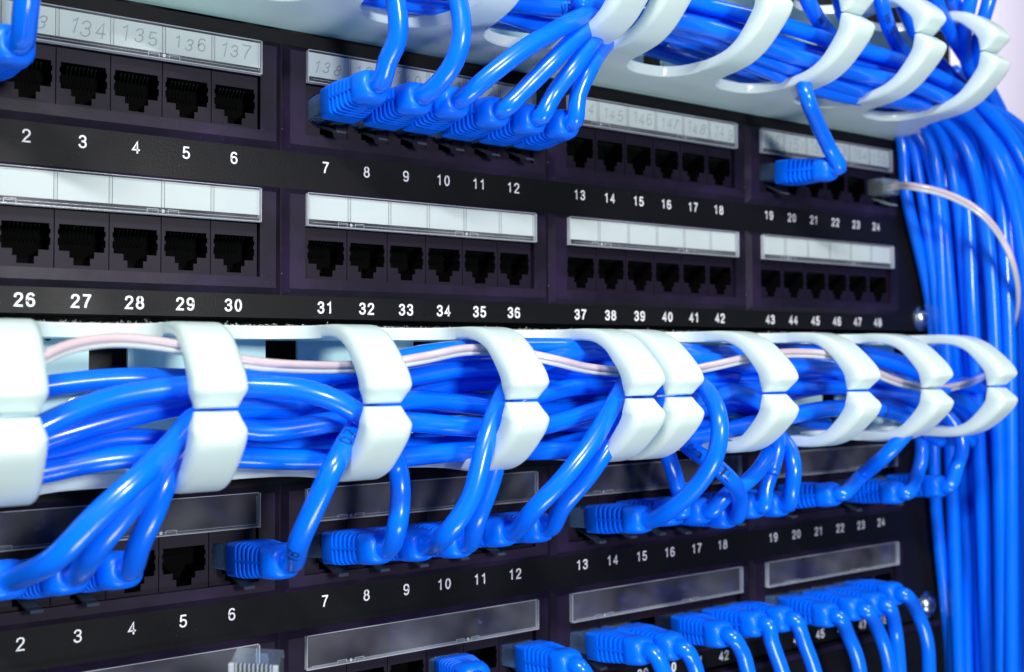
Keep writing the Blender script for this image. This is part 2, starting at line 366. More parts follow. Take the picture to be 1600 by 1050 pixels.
def patch_panel(z, label, written, cards, rows=(0, 1)):
    t = thing('patch_panel', label, 'patch panel', (0, 0, z-47.3))
    b = 47.3                                   # base of the thing is the panel's lower edge
    mb = MB()
    xs = [-220]+[v for j in range(4) for v in ((j-1.5)*GP-41.7, (j-1.5)*GP+41.7)]+[220]
    zs = [-47.0, -RP+8.8, -RP+25.1, 8.8, 25.1, 40.5]
    def solid(x, zz):
        inx = any(abs(x-(j-1.5)*GP) < 41.7 for j in range(4)); inz = 8.8 < zz-b < 25.1 or -RP+8.8 < zz-b < -RP+25.1
        return not (inx and inz)
    mb.cells(xs, [q+b for q in zs], solid, 0, 2.0)
    mb.box(-220, 220, 2.02, 12, 40.0+b, 40.5+b); mb.box(-220, 220, 2.02, 12, -47.0+b, -46.5+b)
    link('face_plate', mb.mesh('face_plate', M['plate']), t)
    mb = MB(); mb.box(-200, 200, 13, 15, -46+b, 39+b)
    link('circuit_board', mb.mesh('circuit_board', M['hole']), t)
    for r in rows:
        zr = -RP*r+b
        for j in range(4):
            cx = (j-1.5)*GP
            link('bezel', BM, t, (cx, 0, zr)); link('label_cover', VM, t, (cx, 0, zr)); link('cover_rim', VR, t, (cx, 0, zr))
        for n in range(24):
            x = portx(n); num = 24*r+n+1
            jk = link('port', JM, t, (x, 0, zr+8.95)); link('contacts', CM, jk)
            nm = face_text(str(num), 3.1 if r == 0 else 3.2, .46 if r == 0 else .58, -.03, M['ink'], 'numeral', adv=.9)
            link('numeral', nm, t, (x, 0, zr+(0 if r == 0 else .4)))
            if cards:
                cd_ = link('label_card', KM, t, (x, 0, zr)); link('ruled_line', RM, cd_)
                if written and r == 0:
                    rn = random.Random(n+3)
                    wm = face_text(str(132+n), 4.1*rn.uniform(.85, 1.05), .36, -2.46, M['pencil'], 'handwriting', adv=.95, jit=.06, rnd=rn, slant=.18)
                    link('handwriting', wm, cd_, (rn.uniform(-.7, .4), 0, 30.9+rn.uniform(-.5, .5)))
    put_screw(t, 212, -41+b); put_screw(t, -212, -41+b); put_screw(t, 212, 34+b)
    return t
patch_panel(0, 'black 48 port patch panel with paper label strips, above the middle white cable organizer', True, True)
patch_panel(-133.35, 'black 48 port patch panel with empty clear label holders, below the middle white organizer', False, False)
# ------------------------------------------------------------------ cable organizers
FX = [s*v for v in (7.7, 49.2, 90.8, 132.3, 173.8) for s in (-1, 1)]; FX.sort()
FW2, TH = 6.2, 3.6; HH = 20.9; SD = 33.0; RF = 12.5
def shelf_mesh(sgn):
    """one comb plate: plan outline with U-shaped cut-outs between the arms, extruded TH thick; sgn=+1 top, -1 bottom"""
    mb = MB(); z1 = sgn*HH; z0 = sgn*(HH-TH)
    out = []
    def arc(cx, cy, r, a0, a1, n=8): return [(cx+r*math.cos(a0+(a1-a0)*k/n), cy+r*math.sin(a0+(a1-a0)*k/n)) for k in range(n+1)]
    yb = SD-RF                                          # shelf depth at the bottom of a cut-out
    edge = [(-192, yb)]
    for i, c in enumerate(FX):
        gl = (c-FX[i-1])/2-FW2 if i else 30; gr = (FX[i+1]-c)/2-FW2 if i < 9 else 30
        r = min(RF, gl); edge += [(c-FW2-r+r*math.sin(a), yb+(SD-yb)*(1-math.cos(a))) for a in [math.pi/2*k/8 for k in range(9)]]
        r = min(RF, gr); edge += [(c+FW2+r-r*math.sin(a), yb+(SD-yb)*(1-math.cos(a))) for a in [math.pi/2*k/8 for k in range(8, -1, -1)]]
    edge += [(192, yb)]
    # strips from the back edge to the outline
    ch = .5
    for (xa, ya), (xb, yb_) in zip(edge, edge[1:]):
        if abs(xa-xb) < 1e-6: continue
        mb.add([(xa, -1.4, z1), (xb, -1.4, z1), (xb, -yb_+ch, z1), (xa, -ya+ch, z1)], [(0, 1, 2, 3)])
        mb.add([(xa, -1.4, z0), (xb, -1.4, z0), (xb, -yb_, z0), (xa, -ya, z0)], [(0, 1, 2, 3)])
        mb.add([(xa, -ya+ch, z1), (xb, -yb_+ch, z1), (xb, -yb_, z1-sgn*ch), (xa, -ya, z1-sgn*ch)], [(0, 1, 2, 3)])
        mb.add([(xa, -ya, z0), (xb, -yb_, z0), (xb, -yb_, z1-sgn*ch), (xa, -ya, z1-sgn*ch)], [(0, 1, 2, 3)])
    for x in (-192, 192): mb.add([(x, -1.4, z0), (x, -1.4, z1), (x, -yb, z1), (x, -yb, z0)], [(0, 1, 2, 3)])
    return mb.mesh('shelf', M['plastic'], True, 40)
def finger_mesh(sgn):
    """arm + curl: profile in (y, z) swept over the finger's width, with softened edges"""
    # outer line (D, h) and inner line (D, h); h is measured from the duct's mid height
    K = [(SD, HH, SD, HH-3.6), (40, HH, 40, HH-3.7), (46.5, HH-.7, 45.5, HH-4.6), (52.6, 18.0, 50.2, 14.2), (57.4, 15.0, 53.6, 11.2), (61.3, 11.7, 56.2, 8.4),
         (64.3, 8.6, 57.8, 6.3), (65.6, 6.4, 58.4, 5.0), (65.9, 5.1, 58.6, 4.0), (65.3, 3.9, 58.6, 3.1), (63.8, 2.6, 58.5, 2.2), (62.2, 1.4, 58.5, 1.4), (61.2, .7, 58.5, .8), (60.2, .35, 58.8, .4)]
    C3 = []
    for a in range(len(K)-1):
        p0, p1, p2, p3 = K[max(a-1, 0)], K[a], K[a+1], K[min(a+2, len(K)-1)]
        n = 4 if a < 6 else 3
        for q in range(n):
            t = q/n; C3.append([.5*(2*p1[c]+(p2[c]-p0[c])*t+(2*p0[c]-5*p1[c]+4*p2[c]-p3[c])*t*t+(3*p1[c]-p0[c]-3*p2[c]+p3[c])*t**3) for c in range(4)])
    C3.append(list(K[-1]))
    rs = []
    for i, (ox, oy, ix, iy) in enumerate(C3):
        O = Vector((ox, oy)); d_ = Vector((ix, iy))-O; th = d_.length; nrm = d_/th; p = O
        hw = FW2 - (0 if ox < 60 or oy > 5 else (5-oy)*.26)
        k = min(1, max(0, (ox-SD)/16)); e = .4+(2.8-.4)*k; e = min(e, th*.5); g = min(.8, th*.2)
        if i == 0: e = .4; g = .02
        sec = []                                        # (across x, depth into thickness)
        A = [0, .3, .6, .85, 1]                         # rounded front edges, tighter rounding inside
        prof = [(-hw+e*(1-math.cos(q*math.pi/2)), e*(1-math.sin(q*math.pi/2))) for q in A] + [(hw-e*(1-math.cos(q*math.pi/2)), e*(1-math.sin(q*math.pi/2))) for q in reversed(A)]
        prof += [(hw, th-g), (hw-g*.3, th-g*.3), (hw-g, th), (-hw+g, th), (-hw+g*.3, th-g*.3), (-hw, th-g)]
        for x, d in prof:
            q = Vector((p.x, p.y))+nrm*d
            q.y = max(q.y, .25)
            sec.append((x, -q.x, sgn*q.y))
        rs.append(sec)
    mb = MB(); mb.rings(rs); return mb.mesh('finger', M['plastic'], True, 50)
SHT, SHB, FT, FB = shelf_mesh(1), shelf_mesh(-1), finger_mesh(1), finger_mesh(-1)
def organizer(zm, label):
    t = thing('cable_organizer', label, 'cable organizer', (0, 0, zm-HH)); b = HH
    link('top_shelf', SHT, t, (0, 0, b)); link('bottom_shelf', SHB, t, (0, 0, b))
    mb = MB(); xs = [-220]; 
    for k in range(-4, 5): xs += [k*48.6-5, k*48.6+5]
    xs += [220]; xs = sorted(v for v in set(xs) if -220 <= v <= 220)
    zs = [-HH+.02, -HH+1.8, HH-1.8, HH-.02]
    mb.cells(xs, [z+b for z in zs], lambda x, z: abs(x) > 215 or not (abs((x+24.3) % 48.6-24.3) < 5 and abs(z-b) < HH-1.8), -1.4, .6)
    link('back_plate', mb.mesh('back_plate', M['back']), t)
    for x in (-160.9, -63, 34, 131):
        mb = MB(); mb.rings([[(x+r*math.cos(a), y, b+17.6+r*math.sin(a)) for a in [2*math.pi*k/14 for k in range(14)]] for r, y in ((.9, -1.5), (.9, -1.42))])
        link('rivet_hole', mb.mesh('rivet_hole', M['rule']), t)
    for c in FX:
        link('finger', FT, t, (c, 0, b)); link('finger', FB, t, (c, 0, b))
    put_screw(t, 210, 17+b-1, -1.5); put_screw(t, -152, -4+b, -1.5)
    # rough lint along the top edge
    mb = MB(); rn = random.Random(5)
    for i in range(1500):
        x = rn.uniform(-190, 130); y = -rn.uniform(11, 20); L = rn.uniform(.2, 1.1)*(1 if rn.random() > .08 else 1.8)
        a = rn.uniform(0, 6.28); el = rn.uniform(.1, 1.4); z = b+HH-.02
        d = Vector((math.cos(a)*math.cos(el), -abs(math.sin(a)*math.cos(el)), math.sin(el)))
        P = catmull([Vector((x, y, z)), Vector((x, y, z))+d*L*.5+Vector((rn.uniform(-.2, .2), 0, .1)), Vector((x, y, z))+d*L+Vector((rn.uniform(-.4, .4), 0, -.1))], .5)
        tube(mb, P, .05, 3)
    o = link('lint', mb.mesh('lint', M['dust']), t); o['kind'] = 'stuff'
    return t
organizer(-71.1, 'white plastic finger duct crossing the middle between the two black patch panels')
organizer(62.25, 'white plastic finger duct at the top of the photo, seen from below')
# ------------------------------------------------------------------ rack behind
mb = MB(); mb.box(-300, 222, 20, 24, -330, 260)
o = link('rack_interior', mb.mesh('rack_interior', M['dark'])); o['kind'] = 'structure'
t = thing('rack_post', 'black upright of the rack behind the hanging blue cables at right', 'rack post', (0, 0, -330))
mb = MB(); mb.box(200, 330, 60, 90, 0, 600, 1); link('upright', mb.mesh('upright', M['dark']), t)
mb = MB(); mb.box(222.5, 220.5, 3, 60, 0, 600, .4); link('flange', mb.mesh('flange', M['dark']), t)
mb = MB(); mb.box(200, 3500, 900, 960, -1500, 1500)
o = link('wall', mb.mesh('wall', M['wall'])); o['kind'] = 'structure'
t = thing('blank_panel', 'plain black rack panel under the lower patch panel', 'rack panel', (0, 0, -225.5))
mb = MB(); mb.box(-220, 220, -1.0, 2, 0, 44.2, .5); link('face_plate', mb.mesh('face_plate', M['plate']), t)
mb = MB(); mb.box(-224, 224, -2.2, -1.05, 41.0, 43.6, .3); link('lip', mb.mesh('lip', M['bezel']), t)
# ------------------------------------------------------------------ plugs
def sec(hx, hy, z, n=24, p=4.0, dy=0):
    r = []
    for k in range(n):
        a = 2*math.pi*(k+.5)/n; c, s_ = math.cos(a), math.sin(a)
        r.append((math.copysign(abs(c)**(2/p), c)*hx, math.copysign(abs(s_)**(2/p), s_)*hy+dy, z))
    return r
def boot_mesh():
    mb = MB()
    # local: +Z out of the jack, +Y up, X sideways
    mb.rings([sec(5.9, 4.5, 8.0, p=8), sec(6.1, 4.8, 8.3, p=8), sec(6.1, 4.9, 14.0, p=7)])
    mb.rings([sec(4.7, 3.9, 13.8, p=5), sec(4.5, 3.7, 18, p=4), sec(4.1, 3.5, 26, p=3)])
    for i in range(5):                                      # strain relief ribs
        z = 15.55+i*2.08; f = 1-.026*i; hx, hy, p = 6.0*f, 5.0*f, 6-i*.5
        mb.rings([sec(hx*.72, hy*.72, z-.56, p=p), sec(hx*.985, hy*.985, z-.5, p=p), sec(hx, hy, z-.3, p=p), sec(hx, hy, z+.3, p=p), sec(hx*.985, hy*.985, z+.5, p=p), sec(hx*.72, hy*.72, z+.56, p=p)])
    for sx in (-1, 1):                                      # ridge along each flank
        mb.rings([[(sx*4.2, -.45, 13.9), (sx*6.12, -.35, 13.9), (sx*6.12, .35, 13.9), (sx*4.2, .45, 13.9)], [(sx*3.6, -.45, 26), (sx*5.3, -.35, 26), (sx*5.3, .35, 26), (sx*3.6, .45, 26)]])
    for sy in (-1, 1):
        mb.rings([[(-1.6, sy*3.6, 13.9), (1.6, sy*3.6, 13.9), (1.6, sy*4.85, 13.9), (-1.6, sy*4.85, 13.9)], [(-1.4, sy*3, 26), (1.4, sy*3, 26), (1.4, sy*4.4, 26), (-1.4, sy*4.4, 26)]])
    mb.rings([sec(5.0, 4.3, 25.3, p=4.5), sec(5.35, 4.7, 25.8, p=4), sec(5.3, 4.75, 27.5, p=3.2), sec(5.1, 4.6, 29.8, p=2.8), sec(4.5, 4.2, 31.2, p=2.4), sec(3.6, 3.4, 31.9, p=2.1), sec(3.0, 3.0, 31.9, p=2)])
    return mb.mesh('boot', M['boot'], True, 38)
def plug_mesh(m):
    mb = MB()
    mb.box(-5.8, 5.8, -3.0, 3.6, -7, 8.4, .35)
    mb.box(-5.2, 5.2, 3.62, 3.9, -3, 4.5)
    return mb.mesh('plug', m)
def latch_mesh(m):
    mb = MB()
    P = [(-3.1, -5), (-3.8, -1), (-5.4, 3), (-7.4, 7.5), (-8.0, 10.0)]
    rs = []
    for y, z in P: rs.append([(-1.6, y, z), (1.6, y, z), (1.6, y-.8, z+.25), (-1.6, y-.8, z+.25)])
    mb.rings(rs); return mb.mesh('latch', m)
def pins_mesh():
    mb = MB()
    for i in range(8): mb.box(-3.57+i*1.02-.2, -3.57+i*1.02+.2, 3.3, 4.15, -7.25, 3.0)
    return mb.mesh('contact_pins', M['gold'])
BOOT, PLUG, PLUGW, LATCH, LATCHW, PINS = boot_mesh(), plug_mesh(M['clear']), plug_mesh(M['clearw']), latch_mesh(M['latch']), latch_mesh(M['clearw']), pins_mesh()
def ident_quat(axis, side=None):
    z = axis.normalized(); x = Vector((1, 0, 0)) if side is None else side; x = (x-z*x.dot(z)).normalized(); y = z.cross(x)
    if y.z < 0: pass
    return Matrix(((x.x, y.x, z.x), (x.y, y.y, z.y), (x.z, y.z, z.z))).to_quaternion()
def tube_text(root, path, s0, txt, h, r, ang=0, flip=1):
    L = [0]
    for a, b in zip(path, path[1:]): L.append(L[-1]+(b-a).length)
    def at(s):
        s = min(max(s, 0), L[-1]-1e-3); i = 0
        while L[i+1] < s: i += 1
        f = (s-L[i])/(L[i+1]-L[i]); p = path[i].lerp(path[i+1], f); t = (path[min(i+2, len(path)-1)]-path[max(i-1, 0)]).normalized(); return p, t
    def fn(a, b):
        p, t = at(s0+flip*a); v = (CAM-p); v = (v-t*v.dot(t)).normalized(); u = t.cross(v)*flip
        if flip*1 > 0 and False: u = -u
        q = b/r+ang
        return p+(v*math.cos(q)-u*math.sin(q))*(r+.05)
    mb = MB()
    for st in strokes(txt, h, adv=.85): ribbon(mb, st, h*.11, fn, .25)
    link('printed_lettering', mb.mesh('printed_lettering', M['print']), root)
CR = 2.85
def cable(label, way, port=None, row=None, end=None, group=None, r=CR, texts=(), blen=31.5, tail=None):
    """way: (px,py,D) waypoints; port: number on panel -> the cable starts with a booted plug"""
    pts = [W(*p) if len(p) == 3 else Vector(p[:3]) for p in way]
    base = Vector((portx(port), 0, row+16.9)) if port is not None else pts[0].copy()
    root = thing('network_cable', label, 'network cable', base, group)
    if port is not None:
        # aim the boot at the photographed end, at the distance that keeps its real length
        best = None
        for k in range(28, 72):
            p = W(end[0], end[1], k*.5); v = p-base; L = v.length
            cost = abs(31-L)*.75+math.degrees(math.acos(-v.y/L))*.6+(50 if L < 20 else 0)
            if best is None or cost < best[0]: best = (cost, p, L)
        ax = (best[1]-base).normalized(); f = min(1, best[2]/31)
        q = ident_quat(ax)
        straight = ident_quat((ax+Vector((0, -3, 0))).normalized())
        link('boot', BOOT, root, (0, 0, 0), q).scale = (1, 1, f)
        pl = link('plug', PLUG, root, (0, 0, 0), q); pl.scale = (1, 1, f); link('contact_pins', PINS, pl)
        link('latch', LATCH, root, (0, 0, 0), q).scale = (1, 1, f)
        pts = [base+ax*26*f, base+ax*31.5*f, base+ax*(31.5*f+3)] + pts
    path = catmull(pts, 2.2)
    loc = [p-base for p in path]
    mb = MB(); tube(mb, loc, r, 16); link('jacket', mb.mesh('jacket', M['blue'], True), root)
    for s0, txt, h, ang, flip in texts:
        tube_text(root, path, s0, txt, h, r, ang, flip)
        ch = root.children[-1] if root.children else None
    for ch in COL.objects:
        if ch.parent == root and ch.name.startswith('printed'): ch.location = -base*S
    return root
LR = -133.35+.0; LR2 = LR-RP
#--- lower patch panel, upper row
def lowrun(px, D): return None
cable('blue cable with its boot cut by the left frame edge, lower left', [(90, 870, 52), (150, 808, 56), (215, 748, 56), (262, 702, 52), (300, 662, 46), (350, 640, 40), (470, 640, 30), (640, 628, 24)], 0, LR, (15, 905))
cable('blue cable plugged above numeral 2 of the lower panel, middle of the three rising together', [(150, 858, 48), (200, 795, 52), (243, 735, 52), (275, 690, 48), (310, 650, 40), (420, 660, 24), (640, 655, 18)], 1, LR, (112, 898))
cable('blue cable plugged above numeral 3 of the lower panel, right of three rising together', [(218, 850, 42), (240, 800, 46), (262, 745, 46), (285, 705, 42), (320, 680, 34), (420, 690, 22), (640, 690, 18)], 2, LR, (196, 890))
cable('blue cable with lettering at its boot, plugged alone above numeral 6 of the lower panel', [(468, 845, 46), (497, 780, 52), (522, 728, 54), (548, 682, 50), (580, 640, 42), (640, 625, 36), (800, 640, 28), (980, 640, 24)], 5, LR, (448, 878), texts=((20, '18', 3.0, .2, 1), (53, '07', 3.2, .2, 1)))
cable('blue cable looping forward between fingers, then down to port 7 of the lower panel', [(622, 815, 42), (626, 765, 40), (620, 725, 40), (600, 690, 46), (562, 648, 52), (520, 624, 52), (470, 609, 50), (400, 604, 46), (300, 604, 42), (180, 622, 42), (90, 655, 44), (20, 690, 44), (-80, 720, 40)], 6, LR, (598, 856))
cable('blue cable sharply bent at its boot, plugged above numeral 8 of the lower panel', [(700, 832, 50), (735, 780, 54), (757, 700, 54), (775, 645, 52), (805, 590, 46), (870, 560, 36), (980, 548, 30), (1150, 552, 26)], 7, LR, (662, 852))
cable('blue cable hidden behind the glossy one, plugged above numeral 9 of the lower panel', [(745, 812, 42), (765, 760, 44), (782, 700, 44), (805, 640, 40), (870, 610, 34), (980, 600, 30), (1150, 585, 30)], 8, LR, (724, 848))
cable('blue cable with a long white gleam, plugged above numeral 10 of the lower panel', [(835, 795, 46), (880, 748, 52), (925, 690, 54), (960, 630, 52), (990, 585, 44), (1050, 560, 34), (1200, 560, 26), (1300, 570, 24)], 9, LR, (798, 830))
cable('blue cable right beside the gleaming one, plugged above numeral 11 of the lower panel', [(880, 790, 42), (920, 742, 48), (955, 690, 50), (980, 650, 46), (1020, 620, 36), (1150, 600, 26), (1300, 590, 24)], 10, LR, (852, 824))
cable('blue cable in a wide bow from the paired fingers to numeral 13, lower panel', [(1050, 795, 44), (1095, 752, 54), (1120, 705, 60), (1124, 655, 60), (1108, 615, 52), (1080, 590, 40), (1000, 575, 30), (870, 572, 24), (720, 600, 20)], 12, LR, (1012, 812))
cable('blue cable dropping straight behind the wide bow to numeral 14, lower panel', [(1060, 765, 30), (1050, 730, 32), (1040, 700, 32), (1030, 660, 28), (1000, 630, 22), (900, 620, 18)], 13, LR, (1055, 800))
cable('blue cable slanting up right from the boot above numeral 15, lower panel', [(1130, 778, 36), (1170, 750, 38), (1198, 715, 36), (1205, 680, 30), (1180, 640, 24), (1140, 615, 22), (1080, 620, 20), (980, 650, 16)], 14, LR, (1104, 798))
cable('blue cable with black lettering looping down to the boot above numeral 16, lower panel', [(1156, 780, 40), (1140, 748, 48), (1110, 722, 46), (1085, 705, 38), (1050, 680, 28), (980, 665, 24), (860, 660, 20)], 15, LR, (1140, 806), texts=((46, '0mm ETL', 3.0, .1, -1), (76, '7/', 3.0, .0, -1)))
cable('short blue cable piece rising under the finger to the boot above numeral 17, lower panel', [(1196, 765, 34), (1205, 735, 34), (1208, 700, 30), (1190, 660, 24), (1150, 640, 20), (1050, 650, 16)], 16, LR, (1184, 790))
cable('blue cable in a small vertical bow, its boot above numeral 18 of the lower panel', [(1238, 760, 38), (1240, 725, 38), (1230, 695, 34), (1200, 670, 28), (1150, 666, 24), (1080, 668, 24), (960, 700, 22)], 17, LR, (1222, 788))
cable('blue cable with white gleam slanting far right to the boot above numeral 20, lower panel', [(1345, 745, 30), (1385, 710, 44), (1420, 672, 50), (1445, 640, 50), (1470, 610, 42), (1510, 600, 30), (1560, 640, 14), (1580, 760, 6), (1590, 1060, 0)], 18, LR, (1306, 772))
cable('blue cable dropping behind a finger to the boot above numeral 22, lower panel', [(1432, 745, 26), (1440, 715, 26), (1438, 680, 24), (1420, 640, 20), (1380, 620, 20), (1300, 605, 22), (1160, 600, 22)], 21, LR, (1405, 770))
cable('blue cable hooking round tightly to the boot above numeral 24 of the lower panel', [(1495, 730, 34), (1503, 700, 36), (1495, 670, 34), (1470, 640, 28), (1420, 618, 26), (1340, 604, 24), (1200, 585, 24)], 23, LR, (1472, 760))
#--- lower patch panel, lower row (ports 34..46) seen from above
G2 = 'plugged cables in the bottom row hanging out of the frame'
for port, end, way, lab in (
        (9, (745, 1062), [(775, 1100, 30), (800, 1190, 30)], 'blue boot whose top alone shows at the bottom edge, left of the other bottom boots'),
        (11, (895, 1040), [(925, 1080, 34), (945, 1190, 34)], 'blue cable plugged in the bottom row, boot half cut off, nearest numeral 12'),
        (12, (1010, 1018), [(1035, 1045, 36), (1060, 1150, 36)], 'blue cable plugged bottom row, left one of the pair under the long clear holder'),
        (13, (1060, 1012), [(1085, 1040, 34), (1105, 1150, 34)], 'blue cable plugged bottom row, right one of the pair under the long clear holder'),
        (15, (1132, 992), [(1160, 1020, 34), (1180, 1110, 34)], 'blue cable plugged bottom row, left of the trio beside numeral 43'),
        (16, (1188, 975), [(1205, 1000, 34), (1225, 1060, 34), (1235, 1120, 34)], 'blue cable plugged bottom row, middle of the trio beside numeral 43'),
        (17, (1232, 968), [(1255, 1000, 34), (1275, 1060, 34), (1280, 1120, 34)], 'blue cable plugged bottom row, right of the trio beside numeral 43'),
        (18, (1300, 962), [(1325, 992, 30), (1342, 1040, 30), (1345, 1120, 30)], 'blue cable plugged bottom row, leftmost of the four below the last clear holder'),
        (19, (1342, 952), [(1372, 985, 30), (1388, 1035, 30), (1392, 1120, 30)], 'blue cable plugged bottom row, second of the four below the last clear holder'),
        (20, (1376, 945), [(1398, 980, 30), (1404, 1035, 30), (1408, 1120, 30)], 'blue cable plugged bottom row, third of the four below the last clear holder'),
        (21, (1402, 928), [(1432, 955, 28), (1448, 1000, 28), (1452, 1060, 28), (1455, 1130, 28)], 'blue cable plugged bottom row, last one at right, arching beside the screw')):
    cable(lab, way, port, LR2, end)
#--- upper patch panel, upper row
cable('blue boot and cable cut off by the upper left corner of the photo', [(40, 20, 40), (46, -60, 46), (40, -160, 46)], 0, 0, (25, 68))
cable('blue cable rising from the boot under handwritten 138, leftmost of the six plugs', [(606, 95, 38), (621, 60, 42), (620, 10, 44), (600, -60, 44), (570, -140, 40)], 6, 0, (592, 130))
cable('blue cable bowing right then up from the boot under handwritten 140', [(702, 110, 42), (720, 65, 46), (718, 10, 46), (690, -60, 44), (640, -140, 40)], 7, 0, (660, 150))
cable('glossy blue cable sweeping long up right from the third of the six top boots', [(765, 118, 40), (820, 76, 44), (885, 38, 45), (945, 12, 37), (1000, 0, 28), (1080, -4, 24)], 8, 0, (726, 152))
cable('blue cable sweeping up right from the fourth of the six top boots', [(830, 130, 38), (870, 90, 42), (910, 50, 42), (955, 22, 34), (1010, 12, 26), (1100, 12, 24)], 9, 0, (788, 170))
cable('blue cable sweeping up right from the fifth of the six top boots', [(865, 148, 36), (895, 108, 40), (925, 66, 40), (962, 34, 32), (1010, 24, 24), (1100, 30, 20)], 10, 0, (838, 184))
cable('blue cable steeply rising from the last of the six top boots', [(903, 150, 36), (920, 110, 38), (942, 74, 36), (975, 46, 28), (1020, 38, 20), (1100, 40, 18)], 11, 0, (888, 192))
cable('blue cable bent sharply back up from the lone boot under handwritten 150', [(1296, 232, 34), (1276, 190, 38), (1262, 155, 42), (1256, 130, 40), (1270, 112, 34), (1330, 115, 26), (1450, 135, 20)], 18, 0, (1316, 262))
#--- long runs lying in the middle organizer
GM = 'blue cables lying in the middle organizer'
mid = [
    ('topmost blue cable inside the left half of the middle organizer, above the gleaming loop', 16, [(-120, 640), (0, 620), (60, 606), (180, 592), (300, 592), (470, 590), (560, 588), (720, 560), (860, 545), (980, 545), (1150, 553), (1295, 552), (1420, 580), (1530, 640)]),
    ('blue cable under the gleaming loop, rising to the top of the organizer in the middle', 34, [(-100, 740), (60, 690), (180, 655), (300, 628), (440, 592), (560, 580), (650, 556), (740, 545), (860, 542), (980, 546), (1150, 568), (1295, 575), (1420, 600)]),
    ('blue cable crossing upward from lower left to below the pink cord', 30, [(-100, 745), (60, 722), (180, 688), (300, 690), (390, 680), (450, 645), (560, 605), (650, 588), (720, 576), (800, 574), (980, 590), (1150, 605), (1295, 605), (1420, 612), (1500, 625), (1545, 660)]),
    ('blue cable at mid height running flat under the second and third fingers', 26, [(-100, 700), (60, 705), (180, 690), (300, 692), (470, 650), (560, 648), (720, 600), (860, 600), (980, 602), (1150, 630), (1200, 640)]),
    ('lowest front blue cable at left inside the middle organizer', 36, [(-100, 770), (60, 738), (180, 716), (300, 712), (470, 718), (600, 716), (720, 706), (860, 704), (980, 700), (1150, 670), (1295, 640), (1380, 640)]),
    ('dark blue cable deep in the organizer, third layer from below', 12, [(300, 665), (400, 660), (560, 662), (720, 635), (860, 655), (980, 650), (1150, 640), (1295, 665)]),
    ('dark blue cable deep in the organizer, second layer from below', 14, [(300, 690), (400, 690), (560, 690), (720, 690), (860, 680), (980, 680), (1100, 690)]),
    ('light edged blue cable in the centre of the organizer under the printed one', 38, [(300, 640), (400, 672), (560, 655), (650, 660), (720, 666), (830, 668), (980, 630), (1100, 622), (1150, 612), (1200, 640), (1215, 690), (1205, 740)]),
    ('blue cable with faint black lettering in the centre of the organizer', 24, [(400, 640), (560, 625), (650, 622), (720, 626), (800, 634), (980, 652), (1100, 640), (1295, 600), (1420, 620), (1520, 690)]),
    ('blue cable that shows as a rising arch between the third and fourth fingers', 20, [(300, 712), (560, 700), (720, 690), (860, 628), (980, 625), (1150, 632), (1295, 605), (1420, 615), (1500, 640), (1530, 700)]),
    ('blue cable along the back plate behind the right hand fingers', 10, [(700, 585), (860, 580), (1000, 575), (1150, 545), (1295, 542), (1400, 562), (1450, 585), (1530, 640), (1560, 760)]),
    ('blue cable running into the vertical bundle under the pink cord at right', 22, [(860, 700), (1000, 660), (1150, 580), (1295, 578), (1400, 605), (1480, 612), (1530, 640), (1560, 700), (1575, 900), (1580, 1080)]),
    ('lowest thin lit blue cable between the sixth and seventh fingers', 30, [(1080, 690), (1150, 668), (1200, 655), (1295, 637), (1350, 637), (1420, 655), (1470, 690)]),
]
for i, (lab, D, p) in enumerate(mid):
    rn = random.Random(i)
    cable(lab, [(a, b, D+rn.uniform(-1.5, 1.5)) for a, b in p], group=GM, texts=((112, 'NEN', 3.2, .1, 1),) if 'faint black' in lab else ())
